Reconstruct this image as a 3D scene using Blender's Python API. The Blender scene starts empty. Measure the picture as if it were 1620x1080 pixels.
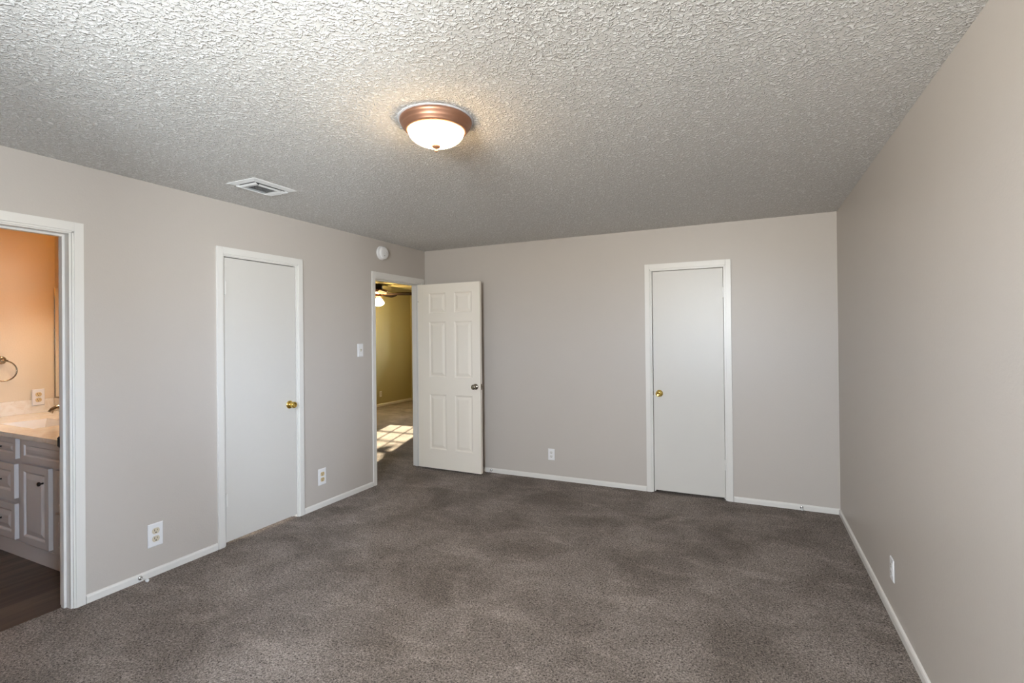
import bpy, bmesh, math, random
from mathutils import Vector, Matrix
random.seed(7)
PI = math.pi
C = bpy.context.scene.collection
S = bpy.context.scene

# ------------------------------------------------------------------ camera
cam_d = bpy.data.cameras.new('camera'); cam = bpy.data.objects.new('camera', cam_d); C.objects.link(cam)
S.camera = cam
F_PX, YAW, PITCH, ROLL, CAM_Z = 787.6, 0.4387, 0.0048, -0.0103, 1.4687
f0 = Vector((-math.sin(YAW), math.cos(YAW), 0)); r0 = Vector((math.cos(YAW), math.sin(YAW), 0)); u0 = Vector((0, 0, 1))
f1 = f0*math.cos(PITCH) + u0*math.sin(PITCH); u1 = u0*math.cos(PITCH) - f0*math.sin(PITCH)
r2 = r0*math.cos(ROLL) + u1*math.sin(ROLL); u2 = u1*math.cos(ROLL) - r0*math.sin(ROLL)
M = Matrix((( r2.x, u2.x, -f1.x, 0), (r2.y, u2.y, -f1.y, 0), (r2.z, u2.z, -f1.z, CAM_Z), (0, 0, 0, 1)))
cam.matrix_world = M
cam_d.sensor_width = 36; cam_d.sensor_fit = 'HORIZONTAL'
cam_d.lens = F_PX*36/1620
cam_d.shift_x = -5.232/1620; cam_d.shift_y = -13.8/1620
cam_d.clip_start = 0.02

# ------------------------------------------------------------------ room sizes (metres)
XL, XR, YB, YR, H = -3.362, 0.651, 4.736, -0.95, 2.44     # left / right / back / rear wall faces, ceiling
WT = 0.115                                                  # wall thickness
XO = XL - WT                                                # far face of the left wall
BX, BY0, BY1 = -5.59, 0.15, 2.272                           # bathroom: far side wall, near wall, mirror wall
LX, LY0, LY1 = -7.035, 3.3, 9.33                            # living room

# ------------------------------------------------------------------ world, sun, exposure
w = bpy.data.worlds.new('daylight'); S.world = w; w.use_nodes = True
nt = w.node_tree; nt.nodes.clear()
wo = nt.nodes.new('ShaderNodeOutputWorld'); bg = nt.nodes.new('ShaderNodeBackground')
tc = nt.nodes.new('ShaderNodeTexCoord'); sx = nt.nodes.new('ShaderNodeSeparateXYZ'); cr = nt.nodes.new('ShaderNodeValToRGB')
nt.links.new(tc.outputs['Generated'], sx.inputs[0]); nt.links.new(sx.outputs['Z'], cr.inputs[0])
e = cr.color_ramp.elements
e[0].position = 0.0; e[0].color = (0.78, 0.79, 0.80, 1)      # bright pale ground outside (z below 0 clamps here)
e[1].position = 0.06; e[1].color = (0.82, 0.91, 1.06, 1)      # overcast-bright sky
ax = nt.nodes.new('ShaderNodeMapRange'); ax.inputs[1].default_value = .25; ax.inputs[2].default_value = .75; nt.links.new(sx.outputs['X'], ax.inputs[0])   # the sky to the +x side is the blue, shaded side
tint = nt.nodes.new('ShaderNodeMix'); tint.data_type = 'RGBA'; tint.inputs[6].default_value = (.985, .97, .945, 1); tint.inputs[7].default_value = (.88, .94, 1.01, 1); nt.links.new(ax.outputs[0], tint.inputs[0])
mul = nt.nodes.new('ShaderNodeMix'); mul.data_type = 'RGBA'; mul.blend_type = 'MULTIPLY'; mul.inputs[0].default_value = 1; nt.links.new(cr.outputs[0], mul.inputs[6]); nt.links.new(tint.outputs[2], mul.inputs[7])
nt.links.new(mul.outputs[2], bg.inputs[0]); nt.links.new(bg.outputs[0], wo.inputs[0])
WORLD_STRENGTH = 131.0
bg.inputs[1].default_value = WORLD_STRENGTH

sun_d = bpy.data.lights.new('sun', 'SUN'); sun = bpy.data.objects.new('sun', sun_d); C.objects.link(sun)
SUN_EL = math.radians(18)
sdir = Vector((0.336*math.cos(SUN_EL), -0.942*math.cos(SUN_EL), -math.sin(SUN_EL)))
sun.rotation_euler = sdir.to_track_quat('-Z', 'Y').to_euler()
sun.location = (-9, 16, 5)
sun_d.energy = 46; sun_d.angle = math.radians(0.6); sun_d.color = (1.0, 0.84, 0.6)

S.view_settings.view_transform = 'Standard'; S.view_settings.look = 'None'
S.view_settings.gamma = 1; S.view_settings.use_curve_mapping = False
S.view_settings.exposure = 0.0

def portal(loc, rot, sx, sy):
    d = bpy.data.lights.new('window_portal', 'AREA'); d.shape = 'RECTANGLE'; d.size = sx; d.size_y = sy
    d.cycles.is_portal = True
    o = bpy.data.objects.new('window_portal', d); C.objects.link(o); o.location = loc; o.rotation_euler = rot
FLASH_WIN = (-1.00, -0.22, 1.42, 2.38)       # unseen window sized to stand in for bounced flash from behind: x0 x1 z0 z1
FILL_WIN = (-0.32, 0.36, 1.15, 2.02)      # unseen window added to light the left wall and ceiling: y0 y1 z0 z1
LWIN = (-6.46, -5.63, 0.90, 2.1)     # living room window
portal(((FLASH_WIN[0]+FLASH_WIN[1])/2, YR-0.1, (FLASH_WIN[2]+FLASH_WIN[3])/2), (PI/2, 0, 0), FLASH_WIN[1]-FLASH_WIN[0], FLASH_WIN[3]-FLASH_WIN[2])
portal((XR+0.2, (FILL_WIN[0]+FILL_WIN[1])/2, (FILL_WIN[2]+FILL_WIN[3])/2), (0, PI/2, 0), FILL_WIN[3]-FILL_WIN[2], FILL_WIN[1]-FILL_WIN[0])
portal(((LWIN[0]+LWIN[1])/2, LY1+0.1, (LWIN[2]+LWIN[3])/2), (-PI/2, 0, 0), LWIN[1]-LWIN[0], LWIN[3]-LWIN[2])

# ------------------------------------------------------------------ materials
def newmat(name):
    m = bpy.data.materials.new(name); m.use_nodes = True
    return m, m.node_tree, m.node_tree.nodes['Principled BSDF']
def N(t, typ, **k):
    n = t.nodes.new(typ)
    for a, v in k.items():
        if a in n.inputs: n.inputs[a].default_value = v
        else: setattr(n, a, v)
    return n
def coords(t, obj=True, scale=(1, 1, 1)):
    c = N(t, 'ShaderNodeTexCoord'); mp = N(t, 'ShaderNodeMapping'); mp.inputs['Scale'].default_value = scale
    t.links.new(c.outputs['Object'], mp.inputs[0]); return mp.outputs[0]
def plain(name, col, rough=.5, metal=0, bump=0, bscale=200, spec=.5, var=0):
    m, t, b = newmat(name)
    b.inputs['Base Color'].default_value = (*col, 1); b.inputs['Roughness'].default_value = rough
    b.inputs['Metallic'].default_value = metal; b.inputs['Specular IOR Level'].default_value = spec
    v = coords(t)
    n = N(t, 'ShaderNodeTexNoise', Scale=bscale, Detail=3.0); t.links.new(v, n.inputs['Vector'])
    if bump:
        bp = N(t, 'ShaderNodeBump', Strength=1.0, Distance=bump); t.links.new(n.outputs[0], bp.inputs['Height']); t.links.new(bp.outputs[0], b.inputs['Normal'])
    if var:
        n2 = N(t, 'ShaderNodeTexNoise', Scale=3.0, Detail=4.0); t.links.new(v, n2.inputs['Vector'])
        mx = N(t, 'ShaderNodeMix', data_type='RGBA'); mx.inputs[6].default_value = (*[c*(1-var) for c in col], 1); mx.inputs[7].default_value = (*[min(1, c*(1+var)) for c in col], 1)
        t.links.new(n2.outputs[0], mx.inputs[0]); t.links.new(mx.outputs[2], b.inputs['Base Color'])
    return m
m_wall = plain('greige wall paint', (.51, .461, .414), rough=.42, bump=.0006, bscale=90, spec=.4, var=.015)
m_bathwall = plain('tan bathroom paint', (.70, .60, .46), rough=.5, bump=.0010, bscale=90)
m_lrwall = plain('khaki living room paint', (.41, .36, .19), rough=.6, bump=.0010, bscale=90)
m_trim = plain('white semigloss trim', (.72, .69, .645), rough=.33, bump=.00012, bscale=40, var=.01)
m_door = plain('white painted door', (.63, .60, .555), rough=.36, spec=.4, bump=.0003, bscale=60, var=.012)
m_plate = plain('white plastic plate', (.80, .785, .78), rough=.3)
m_ivory = plain('almond receptacle plastic', (.62, .47, .25), rough=.35)
m_slot = plain('dark slot', (.02, .018, .015), rough=.6)
m_brass = plain('polished brass', (.83, .60, .16), rough=.14, metal=1)
m_nickel = plain('satin nickel', (.34, .30, .24), rough=.22, metal=1)
m_chrome = plain('chrome', (.8, .8, .8), rough=.12, metal=1)
m_black = plain('black bronze hardware', (.03, .025, .022), rough=.35, metal=.6)
m_bronze = plain('brushed copper bronze', (.38, .20, .13), rough=.45, metal=.85, bump=.0002, bscale=300)
m_fanblade = plain('dark walnut fan blade', (.012, .006, .004), rough=.85, spec=.08)
m_cab = plain('grey-white cabinet paint', (.62, .58, .56), rough=.4, bump=.0003, bscale=60)
m_vent = plain('white enamel register', (.74, .74, .73), rough=.4)
m_rubber = plain('white rubber tip', (.75, .75, .73), rough=.6)
m_porc = plain('white basin', (.85, .82, .78), rough=.1)
m_gap = plain('dark duct interior', (.02, .02, .02), rough=.9)

# ceiling: sprayed stipple texture
m_ceil, t, b = newmat('white stippled ceiling')
b.inputs['Base Color'].default_value = (.70, .69, .67, 1); b.inputs['Roughness'].default_value = .9; b.inputs['Specular IOR Level'].default_value = .08
v = coords(t)
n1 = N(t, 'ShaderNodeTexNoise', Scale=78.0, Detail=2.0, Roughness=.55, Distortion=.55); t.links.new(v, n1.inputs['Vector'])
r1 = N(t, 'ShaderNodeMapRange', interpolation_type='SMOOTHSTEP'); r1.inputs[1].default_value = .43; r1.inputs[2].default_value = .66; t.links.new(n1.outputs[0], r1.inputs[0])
mc = N(t, 'ShaderNodeMix', data_type='RGBA'); mc.inputs[6].default_value = (.70, .68, .65, 1); mc.inputs[7].default_value = (.92, .91, .89, 1)   # lit ridges painted into the colour: lighter blobs, darker base between
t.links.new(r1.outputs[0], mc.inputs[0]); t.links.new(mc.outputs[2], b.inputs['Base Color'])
bp = N(t, 'ShaderNodeBump', Strength=1.0, Distance=.0060); t.links.new(r1.outputs[0], bp.inputs['Height']); t.links.new(bp.outputs[0], b.inputs['Normal'])

# carpet
m_carpet, t, b = newmat('grey brown cut pile carpet')
b.inputs['Roughness'].default_value = 1; b.inputs['Specular IOR Level'].default_value = .1
v = coords(t)
big = N(t, 'ShaderNodeTexNoise', Scale=2.2, Detail=6.0, Roughness=.62, Distortion=.5); t.links.new(v, big.inputs['Vector'])
rb = N(t, 'ShaderNodeValToRGB'); rb.color_ramp.elements[0].position = .36; rb.color_ramp.elements[1].position = .66
rb.color_ramp.elements[0].color = (.172, .148, .131, 1); rb.color_ramp.elements[1].color = (.285, .250, .229, 1)
t.links.new(big.outputs[0], rb.inputs[0])
fn = N(t, 'ShaderNodeTexNoise', Scale=120.0, Detail=4.0, Roughness=.75, Distortion=.8); t.links.new(v, fn.inputs['Vector'])
rf = N(t, 'ShaderNodeValToRGB'); rf.color_ramp.elements[0].position = .36; rf.color_ramp.elements[1].position = .68
rf.color_ramp.elements[0].color = (.20, .19, .18, 1); rf.color_ramp.elements[1].color = (2.15, 2.1, 2.05, 1)
t.links.new(fn.outputs[0], rf.inputs[0])
# lighter strokes where the pile was brushed over
bm_ = N(t, 'ShaderNodeMapping'); bm_.inputs['Rotation'].default_value = (0, 0, math.radians(-28)); bm_.inputs['Scale'].default_value = (2.2, 6.5, 1); t.links.new(v, bm_.inputs[0])
bn = N(t, 'ShaderNodeTexNoise', Scale=1.0, Detail=5.0, Roughness=.6, Distortion=.6); t.links.new(bm_.outputs[0], bn.inputs['Vector'])
bw = N(t, 'ShaderNodeMapRange', interpolation_type='SMOOTHSTEP'); bw.inputs[1].default_value = .52; bw.inputs[2].default_value = .66; bw.inputs[3].default_value = .96; bw.inputs[4].default_value = 1.15; t.links.new(bn.outputs[0], bw.inputs[0])
bx_ = N(t, 'ShaderNodeVectorMath', operation='SCALE'); t.links.new(rb.outputs[0], bx_.inputs[0]); t.links.new(bw.outputs[0], bx_.inputs['Scale'])
mx = N(t, 'ShaderNodeMix', data_type='RGBA', blend_type='MULTIPLY'); mx.inputs[0].default_value = 1
t.links.new(bx_.outputs[0], mx.inputs[6]); t.links.new(rf.outputs[0], mx.inputs[7]); t.links.new(mx.outputs[2], b.inputs['Base Color'])
bp = N(t, 'ShaderNodeBump', Strength=1.0, Distance=.006); t.links.new(fn.outputs[0], bp.inputs['Height']); t.links.new(bp.outputs[0], b.inputs['Normal'])

# vinyl planks running along y
m_vinyl, t, b = newmat('dark wood vinyl plank')
v = coords(t, scale=(1, 1, 1))
br = N(t, 'ShaderNodeTexBrick'); br.inputs['Scale'].default_value = 1; br.inputs['Brick Width'].default_value = 1.2; br.inputs['Row Height'].default_value = .15
br.inputs['Mortar Size'].default_value = .0015; br.inputs['Color1'].default_value = (.055, .036, .026, 1); br.inputs['Color2'].default_value = (.105, .075, .056, 1); br.inputs['Mortar'].default_value = (.02, .014, .01, 1)
rt = N(t, 'ShaderNodeMapping'); rt.inputs['Rotation'].default_value = (0, 0, PI/2); t.links.new(v, rt.inputs[0]); t.links.new(rt.outputs[0], br.inputs['Vector'])
gs = N(t, 'ShaderNodeMapping'); gs.inputs['Scale'].default_value = (22, 1.6, 1); t.links.new(v, gs.inputs[0])
gn = N(t, 'ShaderNodeTexNoise', Scale=1.0, Detail=5.0, Roughness=.6, Distortion=.4); t.links.new(gs.outputs[0], gn.inputs['Vector'])
gr = N(t, 'ShaderNodeValToRGB'); gr.color_ramp.elements[0].position = .3; gr.color_ramp.elements[0].color = (.45, .43, .42, 1); gr.color_ramp.elements[1].position = .7; gr.color_ramp.elements[1].color = (1.5, 1.45, 1.4, 1)
t.links.new(gn.outputs[0], gr.inputs[0])
mx = N(t, 'ShaderNodeMix', data_type='RGBA', blend_type='MULTIPLY'); mx.inputs[0].default_value = 1
t.links.new(br.outputs[0], mx.inputs[6]); t.links.new(gr.outputs[0], mx.inputs[7]); t.links.new(mx.outputs[2], b.inputs['Base Color'])
b.inputs['Roughness'].default_value = .42

# cultured marble
m_marble, t, b = newmat('cream cultured marble')
v = coords(t)
n1 = N(t, 'ShaderNodeTexNoise', Scale=14.0, Detail=6.0, Roughness=.65, Distortion=1.2); t.links.new(v, n1.inputs['Vector'])
r1 = N(t, 'ShaderNodeValToRGB'); r1.color_ramp.elements[0].position = .3; r1.color_ramp.elements[0].color = (.72, .62, .50, 1); r1.color_ramp.elements[1].position = .55; r1.color_ramp.elements[1].color = (.82, .77, .69, 1)
t.links.new(n1.outputs[0], r1.inputs[0]); t.links.new(r1.outputs[0], b.inputs['Base Color']); b.inputs['Roughness'].default_value = .08

m_mirror = plain('mirror silver', (.9, .9, .88), rough=.02, metal=1)
m_glass, t, b = newmat('window glass')
t.nodes.remove(b); o_ = t.nodes['Material Output']
tr = N(t, 'ShaderNodeBsdfTransparent'); tr.inputs[0].default_value = (.96, .97, .96, 1); gl = N(t, 'ShaderNodeBsdfGlossy', Roughness=.02); fr = N(t, 'ShaderNodeFresnel', IOR=1.45); ms = N(t, 'ShaderNodeMixShader')
t.links.new(fr.outputs[0], ms.inputs[0]); t.links.new(tr.outputs[0], ms.inputs[1]); t.links.new(gl.outputs[0], ms.inputs[2]); t.links.new(ms.outputs[0], o_.inputs[0])

def emit(name, c_lo, c_hi, z_lo, z_hi, strength):
    """lit frosted glass: colour runs from c_lo at height z_lo to c_hi at z_hi (world heights in the object's own frame)"""
    m, t, b = newmat(name)
    c = N(t, 'ShaderNodeTexCoord'); s = N(t, 'ShaderNodeSeparateXYZ'); t.links.new(c.outputs['Object'], s.inputs[0])
    mr = N(t, 'ShaderNodeMapRange'); mr.inputs[1].default_value = z_lo; mr.inputs[2].default_value = z_hi; t.links.new(s.outputs['Z'], mr.inputs[0])
    mx = N(t, 'ShaderNodeMix', data_type='RGBA'); mx.inputs[6].default_value = (*c_lo, 1); mx.inputs[7].default_value = (*c_hi, 1); t.links.new(mr.outputs[0], mx.inputs[0])
    b.inputs['Base Color'].default_value = (.8, .75, .68, 1); b.inputs['Roughness'].default_value = .25
    t.links.new(mx.outputs[2], b.inputs['Emission Color']); b.inputs['Emission Strength'].default_value = strength
    return m

# ------------------------------------------------------------------ mesh helpers
class MB:
    def __init__(s): s.bm = bmesh.new()
    def box(s, a, b_, bev=0):
        x0, x1 = sorted((a[0], b_[0])); y0, y1 = sorted((a[1], b_[1])); z0, z1 = sorted((a[2], b_[2]))
        t = bmesh.new(); bmesh.ops.create_cube(t, size=1)
        for v in t.verts:
            v.co = Vector(((x0+x1)/2+v.co.x*(x1-x0), (y0+y1)/2+v.co.y*(y1-y0), (z0+z1)/2+v.co.z*(z1-z0)))
        if bev: bmesh.ops.bevel(t, geom=t.edges[:], offset=bev, segments=2, affect='EDGES', profile=.6)
        s._add(t); return s
    def _add(s, t, M=None):
        if M is not None: bmesh.ops.transform(t, matrix=M, verts=t.verts[:])
        me = bpy.data.meshes.new('tmp'); t.to_mesh(me); t.free(); s.bm.from_mesh(me); bpy.data.meshes.remove(me)
    def lathe(s, prof, M=None, n=48, smooth=True):
        """prof: list of (radius, height) around local z"""
        t = bmesh.new(); rings = []
        for r, z in prof:
            if r < 1e-6: rings.append([t.verts.new((0, 0, z))])
            else: rings.append([t.verts.new((r*math.cos(2*PI*i/n), r*math.sin(2*PI*i/n), z)) for i in range(n)])
        for A, B in zip(rings, rings[1:]):
            for i in range(n):
                j = (i+1) % n
                if len(A) == 1 and len(B) == 1: continue
                if len(A) == 1: q = [A[0], B[j], B[i]]
                elif len(B) == 1: q = [A[i], A[j], B[0]]
                else: q = [A[i], A[j], B[j], B[i]]
                fc = t.faces.new(q); fc.smooth = smooth
        bmesh.ops.recalc_face_normals(t, faces=t.faces[:])
        s._add(t, M); return s
    def tube(s, pts, r, n=12, closed=False):
        t = bmesh.new(); pts = [Vector(p) for p in pts]; rings = []; L = len(pts)
        rr = r if isinstance(r, (list, tuple)) else [r]*L
        up = Vector((0, 0, 1)); nrm = None
        for i, p in enumerate(pts):
            a = pts[(i-1) % L] if (closed or i > 0) else p; c = pts[(i+1) % L] if (closed or i < L-1) else p
            d = (c-a).normalized()
            if nrm is None:
                nrm = d.orthogonal().normalized()
            nrm = (nrm - d*nrm.dot(d)).normalized(); bn = d.cross(nrm)
            rings.append([t.verts.new(p + nrm*rr[i]*math.cos(2*PI*k/n) + bn*rr[i]*math.sin(2*PI*k/n)) for k in range(n)])
        idx = list(zip(rings, rings[1:])) + ([(rings[-1], rings[0])] if closed else [])
        for A, B in idx:
            for k in range(n):
                j = (k+1) % n; fc = t.faces.new([A[k], A[j], B[j], B[k]]); fc.smooth = True
        if not closed: t.faces.new(rings[0]); t.faces.new(rings[-1])
        bmesh.ops.recalc_face_normals(t, faces=t.faces[:])
        s._add(t); return s
    def prism(s, poly, axis, a, b_):
        """extrude a 2-D polygon along axis from a to b; poly holds the two other coordinates in xyz order"""
        t = bmesh.new()
        def P(p, h):
            q = list(p); q.insert(axis, h); return t.verts.new(q)
        A = [P(p, a) for p in poly]; B = [P(p, b_) for p in poly]
        t.faces.new(A); t.faces.new(B)
        for i in range(len(poly)):
            j = (i+1) % len(poly); t.faces.new([A[i], A[j], B[j], B[i]])
        bmesh.ops.recalc_face_normals(t, faces=t.faces[:])
        s._add(t); return s
    def xform(s, M): bmesh.ops.transform(s.bm, matrix=M, verts=s.bm.verts[:]); return s
    def build(s, name, mat, parent=None, origin=None):
        me = bpy.data.meshes.new(name)
        if origin is not None: bmesh.ops.translate(s.bm, vec=-Vector(origin), verts=s.bm.verts[:])
        s.bm.to_mesh(me); s.bm.free(); me.materials.append(mat)
        o = bpy.data.objects.new(name, me); C.objects.link(o)
        if origin is not None: o.location = origin
        if parent is not None: o.parent = parent
        return o
def tag(o, label=None, cat=None, group=None, kind=None):
    for k, v in (('label', label), ('category', cat), ('group', group), ('kind', kind)):
        if v: o[k] = v
    return o
def empty(name, loc=(0, 0, 0), rz=0, **k):
    o = bpy.data.objects.new(name, None); C.objects.link(o); o.location = loc; o.rotation_euler = (0, 0, rz); o.empty_display_size = .1
    return tag(o, **k)
def struct(o, label, cat): return tag(o, label, cat, kind='structure')
def T(x, y, z): return Matrix.Translation((x, y, z))
def R(a, ax): return Matrix.Rotation(a, 4, ax)

# ------------------------------------------------------------------ shell
def wall_y(mb, x0, x1, y0, y1, holes, z1=H):
    """wall of constant x between y0..y1 with holes (ya, yb, za, zb)"""
    y = y0
    for ya, yb, za, zb in sorted(holes):
        mb.box((x0, y, 0), (x1, ya, z1)); mb.box((x0, ya, zb), (x1, yb, z1))
        if za > 0: mb.box((x0, ya, 0), (x1, yb, za))
        y = yb
    mb.box((x0, y, 0), (x1, y1, z1))
def wall_x(mb, y0, y1, x0, x1, holes, z1=H):
    x = x0
    for xa, xb, za, zb in sorted(holes):
        mb.box((x, y0, 0), (xa, y1, z1)); mb.box((xa, y0, zb), (xb, y1, z1))
        if za > 0: mb.box((xa, y0, 0), (xb, y1, za))
        x = xb
    mb.box((x, y0, 0), (x1, y1, z1))

HD = 2.062     # head height of the openings
BATH = (0.70, 1.442); CL1 = (2.304, 2.946); ENT = (3.884, 4.652); CL2 = (-0.829, -0.185)
mb = MB(); wall_y(mb, XO+.004, XL, YR, YB+.1, [(*BATH, 0, HD), (*CL1, 0, HD), (*ENT, 0, HD)])
mb.box((XO+.004, CL1[0], 0), (XO+.03, CL1[1], HD))
struct(mb.build('wall_left', m_wall), 'greige left wall with bathroom doorway, closed closet door and open doorway', 'wall')
mb = MB(); wall_x(mb, YB, YB+.1, XL, XR+.1, [(*CL2, 0, HD)])
mb.box((CL2[0], YB+.075, 0), (CL2[1], YB+.1, HD))
struct(mb.build('wall_back', m_wall), 'greige far wall behind the open six-panel door', 'wall')
mb = MB(); wall_y(mb, XR, XR+.1, YR-.1, YB, [FILL_WIN])
struct(mb.build('wall_right', m_wall), 'plain greige right wall', 'wall')
mb = MB(); wall_x(mb, YR-.1, YR, XO, XR, [(FLASH_WIN[0], FLASH_WIN[1], FLASH_WIN[2], FLASH_WIN[3])])
struct(mb.build('wall_rear', m_wall), 'greige wall behind the viewer with the added window', 'wall')
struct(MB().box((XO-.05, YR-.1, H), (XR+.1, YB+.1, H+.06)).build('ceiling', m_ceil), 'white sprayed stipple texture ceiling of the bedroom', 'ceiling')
def floor_grid(name, x0, x1, y0, y1, z):
    o = MB().box((x0, y0, z-.08), (x1, y1, z)).build(name, m_carpet); return o
mbf = MB().box((-3.433, YR-.1, -.08), (XR+.1, YB+.1, 0)); mbf.box((LX-.1, LY0-.1, -.08), (-3.433, LY1+.1, 0))
struct(mbf.build('floor', m_carpet), 'grey brown cut pile carpet running from the bedroom through the open doorway', 'floor')
# bathroom shell
struct(MB().box((BX-.1, BY0-.1, -.08), (-3.433, BY1+.1, -.008)).build('floor_bathroom', m_vinyl), 'dark wood plank floor seen through the bathroom doorway', 'floor')
struct(MB().box((BX-.1, BY0-.1, -.008), (BX, BY1+.1, H)).build('wall_bathroom_left', m_bathwall), 'warm lit tan bathroom wall with the towel ring', 'wall')
struct(MB().box((BX, BY1, -.008), (XO-.004, BY1+.02, H)).build('wall_bathroom_back', m_bathwall), 'tan bathroom wall carrying the mirror', 'wall')
struct(MB().box((BX, BY0-.1, -.008), (XO-.004, BY0, H)).build('wall_bathroom_front', m_bathwall), 'tan near wall of the bathroom', 'wall')
mb = MB(); wall_y(mb, XO-.004, XO+.004, BY0-.1, BY1+.02, [(*BATH, 0, HD)])
struct(mb.build('wall_bathroom_right', m_bathwall), 'bathroom face of the wall with the doorway', 'wall')
struct(MB().box((BX-.1, BY0-.1, H), (XO-.05, BY1+.1, H+.06)).build('ceiling_bathroom', plain('white bathroom ceiling', (.8, .78, .74), rough=.7, bump=.001)), 'white bathroom ceiling', 'ceiling')
# living room shell
struct(MB().box((LX-.1, LY0-.1, 0), (LX, LY1+.1, H)).build('wall_living_room_left', m_lrwall), 'khaki lit living room wall beyond the open doorway', 'wall')
mb = MB(); wall_x(mb, LY1, LY1+.1, LX, XO, [(LWIN[0], LWIN[1], LWIN[2], LWIN[3])])
struct(mb.build('wall_living_room_back', m_lrwall), 'khaki living room wall with the sunny window', 'wall')
struct(MB().box((LX, LY0-.1, 0), (XO-.004, LY0, H)).build('wall_living_room_front', m_lrwall), 'khaki near wall of the living room', 'wall')
mb = MB(); wall_y(mb, XO-.004, XO+.004, LY0, LY1, [(*ENT, 0, HD)]); mb.box((XO+.004, YB+.1, 0), (XO+.1, LY1+.1, H))
struct(mb.build('wall_living_room_right', m_lrwall), 'living room face of the wall with the open doorway', 'wall')
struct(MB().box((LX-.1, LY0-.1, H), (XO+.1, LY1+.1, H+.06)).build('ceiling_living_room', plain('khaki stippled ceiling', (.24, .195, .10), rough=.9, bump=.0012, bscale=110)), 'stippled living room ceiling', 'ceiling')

# baseboards
BH, BT = .046, .012
def base_prof(h, t): return [(0, 0), (t, 0), (t, h-.012), (t-.004, h-.003), (t-.009, h), (0, h)]
def baseboard_yrun(name, xw, sgn, segs, label, mat=m_trim, h=BH, t=BT):
    mb = MB()
    for a, b_ in segs: mb.prism([(xw+sgn*px, pz) for px, pz in base_prof(h, t)], 1, a, b_)
    return struct(mb.build(name, mat), label, 'baseboard')
def baseboard_xrun(name, yw, sgn, segs, label, mat=m_trim, h=BH, t=BT):
    mb = MB()
    for a, b_ in segs: mb.prism([(yw+sgn*px, pz) for px, pz in base_prof(h, t)], 0, a, b_)
    return struct(mb.build(name, mat), label, 'baseboard')
CW = .052
baseboard_yrun('baseboard_left', XL, 1, [(YR, BATH[0]-CW), (BATH[1]+CW, CL1[0]-CW), (CL1[1]+CW, ENT[0]-CW)], 'white baseboard along the left wall')
baseboard_xrun('baseboard_back', YB, -1, [(XL+.02, CL2[0]-CW), (CL2[1]+CW, XR)], 'white baseboard along the far wall')
baseboard_yrun('baseboard_right', XR, -1, [(YR, YB-BT)], 'white baseboard along the right wall')
baseboard_xrun('baseboard_rear', YR, 1, [(XL+BT, XR-BT)], 'white baseboard behind the viewer')
baseboard_yrun('baseboard_living_room', LX, 1, [(LY0, LY1)], 'white baseboard in the living room', h=.055)

# ------------------------------------------------------------------ trims (casing, jamb, stop)
def trim(name, a, b_, conv, label, stop=True, depth=WT, cap=.0):
    """a..b clear opening incl. 12 mm jambs; conv(u, d, z) maps along-wall u, depth d (+ into room), height z to world"""
    def bx(mb, u0, u1, d0, d1, z0, z1, bev=0):
        mb.box(conv(u0, d0, z0), conv(u1, d1, z1), bev)
    ct = .015
    def pr(mb, poly, z0, z1, vertical, flip=1):
        pass
    mb = MB()
    def casing_leg(u_in, s):          # profile: thin outer bead, flat, small inner step
        bx(mb, u_in, u_in+s*.010, 0, .008, 0, HD+.0)
        bx(mb, u_in+s*.008, u_in+s*CW, 0, ct, 0, HD+CW, .002)
    casing_leg(a+.004, -1); casing_leg(b_-.004, 1)
    bx(mb, a+.004-.008, b_-.004+.008, 0, ct, HD+.004, HD+CW, .002)
    bx(mb, a-.004, b_+.004, 0, .008, HD-.006, HD+.006)
    root = struct(mb.build(name, m_trim), label, 'door trim')
    mj = MB(); e = .001
    bx(mj, a+e, a+.014, -depth+e, -.001, 0, HD-.012, .001); bx(mj, b_-.014, b_-e, -depth+e, -.001, 0, HD-.012, .001); bx(mj, a+e, b_-e, -depth+e, -.001, HD-.013, HD-e, .001)
    mj.build('jamb', m_trim, root)
    if stop:
        ms_ = MB(); d0, d1 = stop
        bx(ms_, a+.014, a+.026, d0, d1, 0, HD-.024, .0015); bx(ms_, b_-.026, b_-.014, d0, d1, 0, HD-.024, .0015); bx(ms_, a+.014, b_-.014, d0, d1, HD-.025, HD-.013, .0015)
        ms_.build('stop_strip', m_trim, root)
    return root
left = lambda u, d, z: (XL+d, u, z)
back = lambda u, d, z: (u, YB-d, z)
tb = trim('trim_1', *BATH, left, 'white casing of the bathroom doorway at the left edge', stop=(-.045, -.079))
trim('trim_2', *CL1, left, 'white casing around the flat closet door on the left wall', stop=(-.042, -.07), depth=.08)
te = trim('trim_3', *ENT, left, 'white casing of the open doorway in the far left corner', stop=(-.042, -.078))
trim('trim_4', *CL2, back, 'white casing around the flat closet door on the far wall', stop=(-.042, -.068), depth=.07)
# latch strike on the bathroom jamb
MB().box((XL-.119, BATH[1]-.0165, .872), (XL-.094, BATH[1]-.0135, .932), .0005).build('strike_plate', m_black, tb)
MB().box((XL-.123, BATH[1]-.020, .877), (XL-.117, BATH[1]-.0138, .927), .001).build('strike_lip', m_black, tb)

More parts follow.
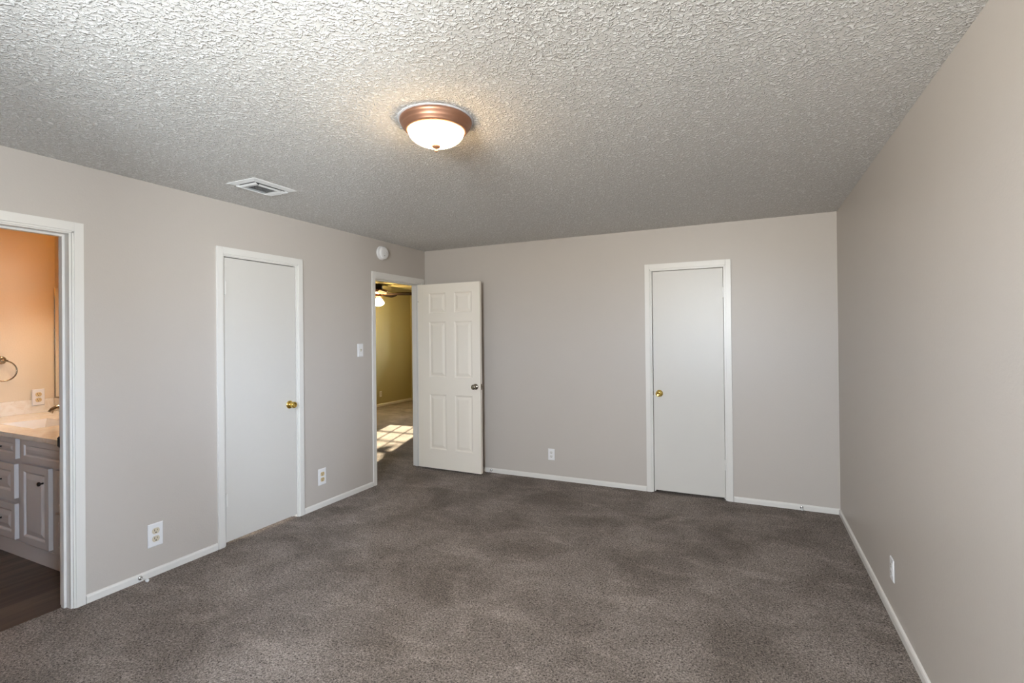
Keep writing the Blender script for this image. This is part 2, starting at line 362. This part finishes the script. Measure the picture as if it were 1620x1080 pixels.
# ------------------------------------------------------------------ panelled slab (front at y=0 facing -y, thickness to +y)
def panelled(x0, x1, z0, z1, thick, panels, rings, bev=0, both=False):
    """rings: list of (inset, depth) from the panel outline inwards; last ring is filled"""
    t = bmesh.new()
    xs = sorted({x0, x1, *[p[0] for p in panels], *[p[1] for p in panels]}); zs = sorted({z0, z1, *[p[2] for p in panels], *[p[3] for p in panels]})
    def q(*pts): t.faces.new([t.verts.new(p) for p in pts])
    def side(yf, sg):
        for i in range(len(xs)-1):
            for j in range(len(zs)-1):
                a, b_, c, d = xs[i], xs[i+1], zs[j], zs[j+1]; cx, cz = (a+b_)/2, (c+d)/2
                if any(p[0] < cx < p[1] and p[2] < cz < p[3] for p in panels): continue
                q((a, yf, c), (b_, yf, c), (b_, yf, d), (a, yf, d))
        for a, b_, c, d in panels:
            prev = (0, 0)
            for ins, dep in rings:
                i0, d0 = prev
                o_ = [(a+i0, c+i0), (b_-i0, c+i0), (b_-i0, d-i0), (a+i0, d-i0)]; n_ = [(a+ins, c+ins), (b_-ins, c+ins), (b_-ins, d-ins), (a+ins, d-ins)]
                for k in range(4):
                    l = (k+1) % 4
                    q((o_[k][0], yf+sg*d0, o_[k][1]), (o_[l][0], yf+sg*d0, o_[l][1]), (n_[l][0], yf+sg*dep, n_[l][1]), (n_[k][0], yf+sg*dep, n_[k][1]))
                prev = (ins, dep)
            i0, d0 = prev
            q((a+i0, yf+sg*d0, c+i0), (b_-i0, yf+sg*d0, c+i0), (b_-i0, yf+sg*d0, d-i0), (a+i0, yf+sg*d0, d-i0))
    side(0, 1)
    if both: side(thick, -1)
    else: q((x0, thick, z0), (x1, thick, z0), (x1, thick, z1), (x0, thick, z1))
    for (p0, p1) in (((x0, z0), (x1, z0)), ((x1, z0), (x1, z1)), ((x1, z1), (x0, z1)), ((x0, z1), (x0, z0))):
        n = 1
        q((p0[0], 0, p0[1]), (p1[0], 0, p1[1]), (p1[0], thick, p1[1]), (p0[0], thick, p0[1]))
    # T-junction-free not needed: flat faces; weld what coincides
    bmesh.ops.remove_doubles(t, verts=t.verts[:], dist=1e-5); bmesh.ops.recalc_face_normals(t, faces=t.faces[:])
    mb = MB(); mb._add(t); return mb

def knob(parent, M, mat, name='knob', rose_r=.032, r=.026, proj=.062, latch=True):
    """door knob: local z is the outward axis"""
    mb = MB()
    mb.lathe([(0, 0), (rose_r, 0), (rose_r, .003), (rose_r*.93, .006), (rose_r*.6, .010), (.013, .012), (.0115, .024), (.013, .030),
              (r*.72, .034), (r*.95, .040), (r, .047), (r*.96, proj-.006), (r*.80, proj-.001), (r*.62, proj), (r*.5, proj-.002), (r*.42, proj-.003), (0, proj-.003)], M, 40)
    return mb.build(name, mat, parent)
def hinge(parent, M, mat=m_trim, h=.088):
    mb = MB()
    for k in range(5):
        a = -h/2+k*h/5; mb.lathe([(0, a+.0008), (.0052, a+.0008), (.0052, a+h/5-.0008), (0, a+h/5-.0008)], M, 16, False)
    mb.lathe([(0, h/2), (.004, h/2), (.0045, h/2+.004), (0, h/2+.006)], M, 12); mb.lathe([(0, -h/2), (.004, -h/2), (.0045, -h/2-.004), (0, -h/2-.006)], M, 12)
    t = bmesh.new(); bmesh.ops.create_cube(t, size=1); bmesh.ops.transform(t, matrix=Matrix.Diagonal((.011, .002, h, 1)), verts=t.verts[:]); mb._add(t, M @ T(0, -.004, 0))
    return mb.build('hinge', mat, parent)

# door_1: flat closet door on the left wall (face just behind the wall plane)
g = .017
d1 = struct(MB().box((XL-.038, CL1[0]+g, .022), (XL-.003, CL1[1]-g, HD-.019), .0015).build('door_1', m_door), 'closed flat white door with brass knob on the left wall', 'door')
knob(d1, T(XL-.003, 2.866, .927) @ R(PI/2, 'Y'), m_brass)
for hz in (1.826, .322): hinge(d1, T(XL+.0045, CL1[0]+.0165, hz) @ R(PI/2, 'Z'))
# door_2: flat closet door on the far wall
d2 = struct(MB().box((CL2[0]+g+.004, YB+.003, .022), (CL2[1]-g, YB+.038, HD-.019), .0015).build('door_2', m_door), 'closed flat white door with brass knob on the far wall', 'door')
knob(d2, T(-.756, YB+.003, .917) @ R(PI/2, 'X'), m_brass)
for hz in (1.827, .313): hinge(d2, T(CL2[1]-.0165, YB-.0045, hz))
MB().box((CL2[0]+g-.002, YB+.002, .90), (CL2[0]+g+.003, YB+.010, .935)).build('latch', m_nickel, d2)
# door_3: six-panel door, swung open against the far wall
DWD, DHT = .800, 2.02
d3 = struct(empty('door_3', (-3.350, 4.578, .018), math.radians(-1.0)), 'open white six-panel door standing parallel to the far wall', 'door')
rings = [(.006, .002), (.013, .008), (.022, .0085), (.048, .0015), (.052, .0010)]
cols = [(.150, .372), (.478, .702)]; rows = [(.208, .812), (.998, 1.608), (1.700, 1.922)]
pan = [(a, b_, c, d) for a, b_ in cols for c, d in rows]
panelled(0, DWD, 0, DHT, .035, pan, rings, both=True).build('door_slab', plain('white painted panel door', (.85, .78, .68), rough=.32, bump=.0003, bscale=60), d3)
kx, kz = .742, .912
def lever_knob(M, name):
    mb = MB(); mb.lathe([(0, 0), (.031, 0), (.031, .003), (.029, .007), (.018, .010), (.012, .013), (.0115, .026), (.014, .030), (.022, .034), (.027, .042), (.0275, .050), (.024, .058), (.015, .062), (0, .063)], M, 40)
    return mb.build(name, m_nickel, d3)
lever_knob(T(kx, 0, kz) @ R(PI/2, 'X'), 'knob')
lever_knob(T(kx, .035, kz) @ R(-PI/2, 'X'), 'knob')
MB().box((DWD, .006, kz-.029), (DWD+.0016, .029, kz+.029), .0004).build('latch_plate', m_nickel, d3)
MB().prism([(.011, kz-.008), (.024, kz-.008), (.024, kz+.008), (.011, kz+.008)], 0, DWD+.001, DWD+.010).build('latch_bolt', m_nickel, d3)
for hz in (1.80, 1.02, .22): hinge(d3, T(-.004, .041, hz) @ R(PI, 'Z'))
MB().lathe([(0, 0), (.0035, 0), (.0035, .002), (0, .002)], T(.006, -.0005, 1.835) @ R(PI/2, 'X'), 12).build('screw_hole', m_slot, d3)

# ------------------------------------------------------------------ bedroom windows (unseen, added for their light) and living room window
def window(name, x0, x1, z0, z1, yc, inward, nx, nz, label, side=False):
    root = struct(empty(name, ((x0+x1)/2, yc, z0)), label, 'window')
    ox, oz = (x0+x1)/2, z0
    if side: root.location = (yc, (x0+x1)/2, z0); root.rotation_euler = (0, 0, PI/2)
    if side: inward = -inward
    def build(mb, n, m): mb.xform(T(-ox, -yc, -oz)); return mb.build(n, m, root)
    mb = MB(); fw = .04
    mb.box((x0+.001, yc-.04, z0+.001), (x0+fw, yc+.04, z1-.001), .003).box((x1-fw, yc-.04, z0+.001), (x1-.001, yc+.04, z1-.001), .003).box((x0+fw, yc-.04, z0+.001), (x1-fw, yc+.04, z0+fw), .003).box((x0+fw, yc-.04, z1-fw), (x1-fw, yc+.04, z1-.001), .003)
    zm = (z0+z1)/2; mb.box((x0+fw, yc-.025, zm-.02), (x1-fw, yc+.025, zm+.02), .003)
    build(mb, 'window_frame', m_trim)
    mb = MB()
    for i in range(1, nx): x = x0+fw+(x1-x0-2*fw)*i/nx; mb.box((x-.009, yc-.012, z0+fw), (x+.009, yc+.012, z1-fw))
    for j in range(1, nz):
        z = z0+fw+(z1-z0-2*fw)*j/nz
        if abs(z-zm) > .03: mb.box((x0+fw, yc-.012, z-.009), (x1-fw, yc+.012, z+.009))
    if nx > 1: build(mb, 'muntins', m_trim)
    build(MB().box((x0+fw, yc-.002, z0+fw), (x1-fw, yc+.002, z1-fw)), 'glass_pane', m_glass)
    yi = yc+inward*.05
    build(MB().box((x0-.03, yi-.0, z0-.022), (x1+.03, yi+inward*.045, z0-.001), .003), 'window_sill', m_trim)
window('flash_window', *FLASH_WIN, YR-.05, 1, 1, 2, 'unseen white framed window standing in for flash light behind the viewer')
window('fill_window', *FILL_WIN, XR+.05, -1, 1, 2, 'unseen white framed window added in the right wall as fill light', side=True)
window('window_2', *LWIN, LY1+.05, -1, 3, 6, 'white gridded window letting sun into the living room')

# ------------------------------------------------------------------ ceiling light
LC = (-1.265, 1.878, H)
m_dome = emit('lit frosted alabaster glass', (1.0, .68, .34), (.024, .015, .008), -.066, -.050, 54.0)
cl = empty('ceiling_light', LC, label='bronze flush-mount ceiling light with lit frosted glass bowl and finial', cat='ceiling light')
MB().lathe([(0, 0), (.155, 0), (.160, -.005), (.161, -.012), (.158, -.020), (.151, -.026), (.1505, -.030), (.149, -.036), (.142, -.041), (.1415, -.045), (.137, -.050), (.131, -.054), (.126, -.053), (.126, -.03), (0, -.03)], None, 96).build('rim', m_bronze, cl)
dome = [(.125*math.cos(a), -.050-.068*math.sin(a)) for a in [PI/2*i/24 for i in range(25)]]; dome[-1] = (0, -.118)
MB().lathe([(.126, -.040)] + dome, None, 96).build('glass_bowl', m_dome, cl)
MB().lathe([(0, -.112), (.020, -.113), (.021, -.117), (.017, -.124), (.008, -.129), (.0045, -.132), (.006, -.135), (.0075, -.139), (.0055, -.144), (0, -.146)], None, 32).build('finial', m_bronze, cl)
# chipped texture ring left bare round the fixture
mp_ = MB(); mp_.lathe([(.150, -.0005), (.168, -.0005), (.170, -.0020), (.166, -.0030), (.152, -.0030)], None, 96)
mp_.build('plaster_ring', plain('bare ceiling plaster', (.72, .73, .75), rough=.9, bump=.004, bscale=120), cl)

# ------------------------------------------------------------------ ceiling register
VX, VY = -2.828, 2.215
vr = empty('air_vent', (VX, VY, H), label='white rectangular ceiling air register with dark louvres near the left wall', cat='air vent')
hx, hy = .125, .158
mb = MB(); ix, iy = .082, .125
def vring(x0, y0, z0, x1, y1, z1, mb):
    t = bmesh.new()
    A = [t.verts.new(p) for p in ((-x0, -y0, z0), (x0, -y0, z0), (x0, y0, z0), (-x0, y0, z0))]; B = [t.verts.new(p) for p in ((-x1, -y1, z1), (x1, -y1, z1), (x1, y1, z1), (-x1, y1, z1))]
    for k in range(4): t.faces.new([A[k], A[(k+1) % 4], B[(k+1) % 4], B[k]])
    mb._add(t)
vring(hx, hy, 0, hx, hy, -.003, mb); vring(hx, hy, -.003, ix+.006, iy+.006, -.012, mb); vring(ix+.006, iy+.006, -.012, ix, iy, -.010, mb); vring(ix, iy, -.010, ix, iy, -.0005, mb)
mb.build('register_frame', m_vent, vr)
MB().box((-ix, -iy, -.0015), (ix, iy, -.0005)).build('duct_opening', m_gap, vr)
def slat(x0, x1, y, tilt, wd=.016, th=.0006):
    mb = MB().box((x0, -wd/2, -th/2), (x1, wd/2, th/2)); mb.xform(T(0, y, -.0135) @ R(tilt, 'X')); mb.build('louvre', m_vent, vr)
def slaty(y0, y1, x, tilt, wd=.014):
    mb = MB().box((-wd/2, y0, -.0006), (wd/2, y1, .0006)); mb.xform(T(x, 0, -.0125) @ R(tilt, 'Y')); mb.build('louvre', m_vent, vr)
for i in range(17): slat(-ix, ix-.036, -.068+i*.0086, math.radians(24), .0095, .0004)
slat(-ix, ix-.004, -iy+.020, math.radians(-35), .016); slat(-ix, ix-.016, -iy+.038, math.radians(-25), .006); slat(-ix, ix-.026, -iy+.050, math.radians(-15), .004)
for i in range(3): slat(-ix, ix-.012*(2-i), .085+i*.0155, math.radians(-35), .0165)
slaty(-.070, .072, ix-.030, math.radians(-30), .014); slaty(-.080, .085, ix-.014, math.radians(-20), .003)
MB().box((-ix-.001, -iy, -.018), (-ix+.001, iy, -.004)).box((-ix, iy-.001, -.018), (ix, iy+.001, -.004)).build('louvre_box', m_vent, vr)

# ------------------------------------------------------------------ smoke detector
sd = empty('smoke_detector', (XL, 3.985, 2.312), label='round white smoke detector on the left wall above the open doorway', cat='smoke detector')
RX = R(PI/2, 'Y')
MB().lathe([(0, .0005), (.071, .0005), (.072, .004), (.070, .014), (.066, .016), (0, .016)], RX, 64).build('mounting_base', m_plate, sd)
MB().lathe([(.062, .015), (.061, .020), (.0635, .022), (.063, .040), (.058, .048), (.045, .051), (.020, .052), (0, .052)], RX, 64).build('cover', m_plate, sd)
MB().lathe([(0, .051), (.011, .051), (.010, .0545), (0, .055)], T(0, .018, -.002) @ RX, 24).build('test_button', m_plate, sd)
MB().lathe([(0, .0515), (.0045, .0515), (.0045, .0530), (0, .0530)], T(0, -.006, -.030) @ RX, 16).build('alarm_opening', m_slot, sd)
MB().box((.049, .028, -.012), (.0525, .031, .028), .001).build('vent_slot', m_vent, sd)

# ------------------------------------------------------------------ outlets and switch
def plate_mb(w_=.070, h_=.115, t_=.006):
    mb = MB(); t = bmesh.new()
    pts = [(w_/2, 0), (w_/2, .0015), (w_/2-.004, t_)]
    mb.box((-w_/2, -.002, -h_/2), (w_/2, -.0002, h_/2))
    tt = bmesh.new(); prev = None
    for x_, d_ in pts:
        z_ = h_/2-(w_/2-x_); r = [tt.verts.new((sx_*x_, -d_, sz_*z_)) for sx_, sz_ in ((-1, -1), (1, -1), (1, 1), (-1, 1))]
        if prev:
            for k in range(4): tt.faces.new([prev[k], prev[(k+1) % 4], r[(k+1) % 4], r[k]])
        prev = r
    tt.faces.new(prev); bmesh.ops.recalc_face_normals(tt, faces=tt.faces[:]); mb._add(tt); return mb
def outlet(loc, rz, label, recept=m_ivory, scale=1.0):
    """local front faces -y"""
    root = empty('electrical_outlet', loc, rz, label=label, cat='electrical outlet'); root.scale = (scale, 1, scale)
    plate_mb().build('cover_plate', m_plate, root)
    for s in (1, -1):
        zc = s*.0195; mb = MB()
        prof = []
        for i in range(24):
            a = 2*PI*i/24; x = .0172*math.cos(a); z = .0172*math.sin(a); z = max(-.0142, min(.0142, z)); prof.append((x, zc+z))
        mb.prism(prof, 1, -.0055, -.0078)
        rc = mb.build('receptacle', recept, root)
        mb = MB(); mb.box((-.0075, -.0082, zc-.001), (-.0053, -.0076, zc+.0085)).box((.0053, -.0082, zc+.0005), (.0073, -.0076, zc+.0080))
        mb.lathe([(0, 0), (.0030, 0), (.0030, .0004), (0, .0004)], T(0, -.0077, zc-.0075) @ R(PI/2, 'X'), 16)
        mb.build('slots', m_slot, rc)
    MB().lathe([(0, 0), (.0032, 0), (.0030, .0012), (0, .0016)], T(0, -.0058, 0) @ R(PI/2, 'X'), 16).build('screw', m_plate, root)
    return root
outlet((XL, 1.855, .251), PI/2, 'white outlet low on the left wall between the bathroom doorway and closet door', recept=plain('pale almond receptacle', (.62, .54, .40), rough=.35), scale=1.25)
outlet((XL, 3.193, .262), PI/2, 'white outlet with tan receptacles between the left closet door and open doorway', scale=1.22)
outlet((-1.830, YB, .254), 0, 'white outlet low on the far wall between the two doors there', recept=plain('white receptacle', (.72, .70, .66), rough=.35))
outlet((XR, 3.119, .255), -PI/2, 'white outlet low on the right wall near its baseboard', recept=plain('white receptacle face', (.7, .69, .67), rough=.35))
bo = outlet((BX+.0205, 2.145, .976), PI/2, 'white outlet with gold receptacles above the bathroom countertop splash', scale=1.22)
MB().box((-.028, .0002, -.012), (.028, .0200, .050)).build('box_extender', m_plate, bo)
outlet((LX, 8.287, .262), PI/2, 'small outlet low on the living room wall seen through the open doorway', recept=plain('tan receptacle', (.5, .42, .28), rough=.4))
sw = empty('light_switch', (XL, 3.675, 1.340), PI/2, label='white toggle light switch on the left wall beside the open doorway', cat='light switch'); sw.scale = (1.08, 1, 1.08)
plate_mb().build('cover_plate', m_plate, sw)
m_tog = plain('ivory toggle', (.50, .45, .34), rough=.4)
MB().box((-.0052, -.0068, -.012), (.0052, -.0058, .012), .0003).build('toggle_slot', m_tog, sw)
mb = MB().box((-.0038, -.012, -.005), (.0038, 0, .005), .001); mb.xform(T(0, -.007, -.001) @ R(math.radians(-28), 'X')); mb.build('toggle', m_tog, sw)
for s in (1, -1): MB().lathe([(0, 0), (.003, 0), (.0028, .001), (0, .0013)], T(0, -.0058, s*.030) @ R(PI/2, 'X'), 14).build('screw', m_plate, sw)

# ------------------------------------------------------------------ door stops (base, rod, rubber tip)
def doorstop(loc, rz, label, L=.075):
    """local axis +y points away from the wall"""
    root = empty('door_stop', loc, rz, label=label, cat='door stop', group='baseboard door stops')
    A = R(-PI/2, 'X')
    MB().lathe([(0, 0), (.0135, 0), (.0135, .002), (.0115, .006), (.006, .009), (0, .009)], A, 24).build('base', m_chrome, root)
    MB().lathe([(0, .007), (.0045, .007), (.0040, .02), (.0040, L-.018), (.0060, L-.014), (.0060, L-.008), (0, L-.008)], A, 20).build('rod', m_chrome, root)
    MB().lathe([(0, L-.010), (.0085, L-.010), (.0095, L-.006), (.0088, L+.003), (.006, L+.006), (0, L+.007)], A, 20).build('rubber_tip', m_rubber, root)
    return root
doorstop((XL+BT, 1.762, .024), -PI/2, 'chrome door stop on the left baseboard beside the bathroom doorway')
doorstop((.378, YB-BT, .024), PI, 'chrome door stop on the far baseboard near the right corner', .06)
doorstop((-2.515, YB-BT, .026), PI, 'door stop on the far baseboard at the open six-panel door', .06)

# ------------------------------------------------------------------ bathroom vanity
YF = 1.645          # face frame plane
YD = 1.621          # front of doors and drawers
CT = .841           # countertop surface
vx0, vx1 = BX+.002, XO-.006
vc = empty('vanity_cabinet', ((vx0+vx1)/2, YF, -.008), label='pale grey bathroom vanity cabinet with raised panel doors and drawers', cat='vanity cabinet')
vo = Vector(vc.location)
def vbuild(mb, n, m, parent=vc, label=None):
    mb.xform(T(*(-vo))); o = mb.build(n, m, parent)
    if label: o['label'] = label
    return o
vbuild(MB().box((vx0, YF, -.007), (vx1, YF+.02, CT-.032)).box((vx0, YF+.02, .0), (vx0+.018, BY1-.002, CT-.032)).box((vx1-.018, YF+.02, .0), (vx1, BY1-.002, CT-.032)).box((vx0+.018, YF+.02, .09), (vx1-.018, BY1-.002, .11)).box((vx0, YF-.006, -.007), (vx1, YF-.0005, .094), .002), 'body', m_cab)
RG = [(.006, .0025), (.013, .0085), (.017, .0090), (.046, .0010), (.050, .0004)]
def vfront(kind, x0, x1, z0, z1, knob_at=None, st=.048):
    mb = panelled(x0, x1, z0, z1, YF-YD-.001, [(x0+st, x1-st, z0+st*.92, z1-st*.92)], RG if z1-z0 > .2 else [(a*.6, d) for a, d in RG])
    mb.xform(T(0, YD, 0)); o = vbuild(mb, kind, m_cab)
    if knob_at:
        mb = MB().lathe([(0, 0), (.007, 0), (.0055, .004), (.0055, .012), (.012, .017), (.0145, .022), (.013, .028), (.006, .031), (0, .0315)], T(knob_at[0], YD, knob_at[1]) @ R(PI/2, 'X'), 28)
        vbuild(mb, 'knob', m_black, o)
    return o
vfront('drawer', -4.935, -4.525, .662, .802, (-4.73, .732), .036)
vfront('drawer', -4.935, -4.545, .389, .622, (-4.731, .505))
vfront('drawer', -4.935, -4.540, .112, .352, (-4.735, .236))
vfront('drawer_front', -4.445, -3.620, .661, .802, None, .036)
vfront('door', -4.463, -4.085, .112, .638, (-4.152, .540))
vfront('drawer', -4.015, -3.620, .377, .640, (-3.82, .505))
vfront('drawer', -4.015, -3.620, .110, .363, (-3.82, .236))
vfront('drawer_front', -5.540, -4.985, .661, .802, None, .036)
vfront('door', -5.540, -4.985, .112, .638, (-5.03, .540))
# countertop with basin, splashes
SX0, SX1, SY0, SY1 = -5.11, -4.60, 1.745, 2.02
ct = empty('vanity_countertop', (BX+.002, 1.60, CT), label='cream cultured marble vanity top with integral basin and side splash', cat='countertop')
co = Vector(ct.location)
def cbuild(mb, n, m): mb.xform(T(*(-co))); return mb.build(n, m, ct)
zt = CT-.031
cbuild(MB().box((vx0, 1.603, zt), (SX0, BY1-.002, CT), .002).box((SX1, 1.603, zt), (vx1, BY1-.002, CT), .002).box((SX0-.002, 1.603, zt), (SX1+.002, SY0, CT), .002).box((SX0-.002, SY1, zt), (SX1+.002, BY1-.002, CT), .002), 'slab', m_marble)
tt = bmesh.new()
lv = [(0, CT-.003), (.006, CT-.02), (.03, CT-.11), (.06, CT-.13)]; prev = None
for ins, z in lv:
    r = [tt.verts.new(p) for p in ((SX0+ins, SY0+ins, z), (SX1-ins, SY0+ins, z), (SX1-ins, SY1-ins, z), (SX0+ins, SY1-ins, z))]
    if prev:
        for k in range(4): tt.faces.new([prev[k], prev[(k+1) % 4], r[(k+1) % 4], r[k]])
    prev = r
tt.faces.new(prev); mb = MB(); mb._add(tt); cbuild(mb, 'basin', m_porc)
cbuild(MB().box((BX+.0005, 1.605, CT+.0005), (BX+.020, BY1-.021, CT+.116), .002), 'side_splash', m_marble)
cbuild(MB().box((BX+.0005, BY1-.020, CT+.0005), (vx1, BY1-.001, CT+.116), .002), 'back_splash', m_marble)
# faucet
fx, fy = -4.85, 2.095
fa = empty('faucet', (fx, fy, CT), label='curved bronze nickel bathroom faucet over the vanity basin', cat='faucet')
MB().lathe([(0, .0005), (.030, .0005), (.030, .006), (.022, .014), (.018, .03), (.017, .055), (.019, .062), (.012, .072), (0, .074)], None, 32).build('faucet_body', m_nickel, fa)
sp = [(0, -.004, .040), (0, -.020, .072), (0, -.050, .098), (0, -.085, .110), (0, -.118, .107), (0, -.145, .092), (0, -.158, .072)]
MB().tube(sp, [.020, .019, .018, .017, .0165, .017, .017], 20).build('spout', m_nickel, fa)
MB().tube([(0, .0, .070), (.0, .004, .090), (.01, .012, .105), (.045, .018, .112)], [.009, .008, .007, .006], 14).build('handle', m_nickel, fa)
# mirror
mr_ = tag(MB().box((BX+.012, BY1-.007, .968), (-4.15, BY1-.001, 1.925)).build('wall_mirror', m_mirror), 'frameless bathroom mirror above the countertop splash', 'mirror')
mbm = MB().box((BX+.008, BY1-.010, .960), (-4.15, BY1-.0005, .968)).box((BX+.008, BY1-.010, .968), (BX+.012, BY1-.0005, 1.925)); mbm.build('edge_channel', m_nickel, mr_)
# vanity light bar above the mirror, shades open downwards
vl = empty('vanity_light', (-4.87, BY1, 2.03), label='bronze vanity light bar above the bathroom mirror', cat='wall light')
MB().box((-.32, -.03, -.045), (.32, -.001, .045), .006).build('back_plate', m_nickel, vl)
m_vs = emit('lit vanity bulb', (1.0, .87, .69), (1.0, .87, .69), 0, 1, 330)
m_shade = emit('lit amber glass shade', (1.0, .35, .02), (1.0, .35, .02), 0, 1, 15)
for k in (-1, 0, 1):
    x = k*.22
    MB().tube([(x, -.03, .01), (x, -.08, .02), (x, -.11, .0)], .008, 10).build('arm', m_nickel, vl)
    sh = MB().lathe([(.012, .012), (.035, .0), (.052, -.05), (.060, -.105), (.057, -.105), (.049, -.05), (.032, -.004), (0, .004)], T(x, -.11, 0), 32).build('lamp_shade', m_shade, vl)
    bl = MB().lathe([(0, -.012), (.016, -.014), (.026, -.040), (.028, -.056), (.020, -.074), (0, -.082)], T(x, -.11, 0), 24).build('bulb', m_vs, sh)
# towel ring
trg = empty('towel_ring', (BX, 1.915, 1.305), label='antique bronze towel ring on the warm bathroom wall', cat='towel ring')
MB().lathe([(0, .0005), (.034, .0005), (.034, .006), (.026, .011), (.016, .014), (.010, .03), (.010, .045), (0, .047)], RX, 36).build('mount', m_nickel, trg)
MB().tube([(.038, -.030, -.006), (.040, .0, .0), (.038, .030, -.006)], [.008, .009, .008], 14).build('ring_holder', m_nickel, trg)
rr = .083; MB().tube([(.040+.02*(1-math.cos(a))*.3, rr*math.sin(a), -.004-rr+rr*math.cos(a)) for a in [2*PI*i/64 for i in range(64)]], .0052, 12, True).build('ring', m_nickel, trg)

# ------------------------------------------------------------------ living room ceiling fan
FC = (-6.28, 7.36, H)
cf = empty('ceiling_fan', FC, label='dark bladed copper ceiling fan with lit bowl seen through the open doorway', cat='ceiling fan')
MB().lathe([(0, 0), (.078, 0), (.080, -.01), (.078, -.075), (.070, -.082), (0, -.082)], None, 48).build('canopy', m_black, cf)
MB().lathe([(0, -.080), (.060, -.080), (.135, -.095), (.172, -.112), (.175, -.130), (.160, -.150), (.120, -.165), (.070, -.175), (.060, -.215), (.075, -.225), (0, -.228)], None, 64).build('motor_housing', m_bronze, cf)
for k in range(5):
    a = math.radians(30+72*k)
    tt = bmesh.new(); pts = [(.15, .035), (.22, .052), (.45, .066), (.62, .070), (.655, .058), (.665, .03)]
    pl = [(x, y) for x, y in pts] + [(x, -y) for x, y in reversed(pts)]
    mb = MB().prism(pl, 2, -.003, .003); mb.xform(R(a, 'Z') @ T(0, 0, -.172) @ R(math.radians(-17), 'X'))
    bd = mb.build('blade', m_fanblade, cf)
    mb = MB().prism([(.10, -.018), (.17, -.03), (.23, -.02), (.23, .02), (.17, .03), (.10, .018)], 2, -.004, .0); mb.xform(R(a, 'Z') @ T(0, 0, -.165) @ R(math.radians(-17), 'X'))
    mb.build('blade_bracket', m_bronze, bd)
m_bowl = emit('lit fan bowl', (1.0, .74, .34), (1.0, .72, .30), -.40, -.26, 230)
MB().lathe([(.030, -.245), (.040, -.252), (.070, -.285), (.100, -.330), (.105, -.345), (.085, -.375), (.050, -.395), (0, -.405)], None, 48).build('light_bowl', m_bowl, cf)
MB().lathe([(0, -.225), (.032, -.225), (.034, -.25), (0, -.252)], None, 32).build('bowl_fitter', m_black, cf)
MB().tube([(.06, .02, -.225), (.062, .02, -.40)], .0012, 6).build('pull_chain', m_brass, cf)

# ------------------------------------------------------------------ unseen screens added outside the living room window to cut its daylight
struct(MB().box((-13, LY1+.12, -.35), (1, 19, -.15)).build('ground', plain('garden grass', (.09, .12, .04), rough=1, bump=.01, bscale=60, var=.3)), 'unseen grass sheet added to cut light bounced into the living room', 'ground')  # dark sheet added out of view to stop bright bounce from below
struct(MB().box((LX-.6, LY1+.1, 2.36), (XO+.5, LY1+.75, 2.44)).build('added_eave', m_trim), 'unseen eave board added to block sky light at the living room window', 'added_eave')  # overhang added out of view to keep sky light off the window
m_leaf = plain('hedge leaf', (.10, .15, .04), rough=.7)
hg = bmesh.new(); rnd = random.Random(3)  # unseen foliage added to block sky light; gaps let dappled sun through
for i in range(15000):
    x = rnd.uniform(-13, 0); y = rnd.uniform(12.2, 14.2); z = rnd.uniform(-.15, 5.2)
    tt_ = (y-LY1)/.896; rx_ = x+.32*tt_; rz_ = z-.309*tt_          # where the sun ray through this leaf meets the window wall
    if -6.7 < rx_ < -5.4 and .7 < rz_ < 2.3:
        if rz_ < 1.28 or rnd.random() < .80: continue
    s_ = rnd.uniform(.07, .16); q = Matrix.Translation((x, y, z)) @ Matrix.Rotation(rnd.uniform(0, 6.3), 4, 'Z') @ Matrix.Rotation(rnd.uniform(0, 6.3), 4, 'X')
    pts = [(-s_, 0, 0), (-s_*.4, s_*.45, .01), (s_*.5, s_*.4, 0), (s_*1.1, 0, -.02), (s_*.5, -s_*.4, 0), (-s_*.4, -s_*.45, .01)]
    hg.faces.new([hg.verts.new(q @ Vector(p)) for p in pts])
me = bpy.data.meshes.new('added_hedge'); hg.to_mesh(me); hg.free(); me.materials.append(m_leaf)
ho = bpy.data.objects.new('added_hedge', me); C.objects.link(ho); tag(ho, 'unseen leaves added to block sky light and dapple the sun patch', 'added_hedge', kind='stuff')
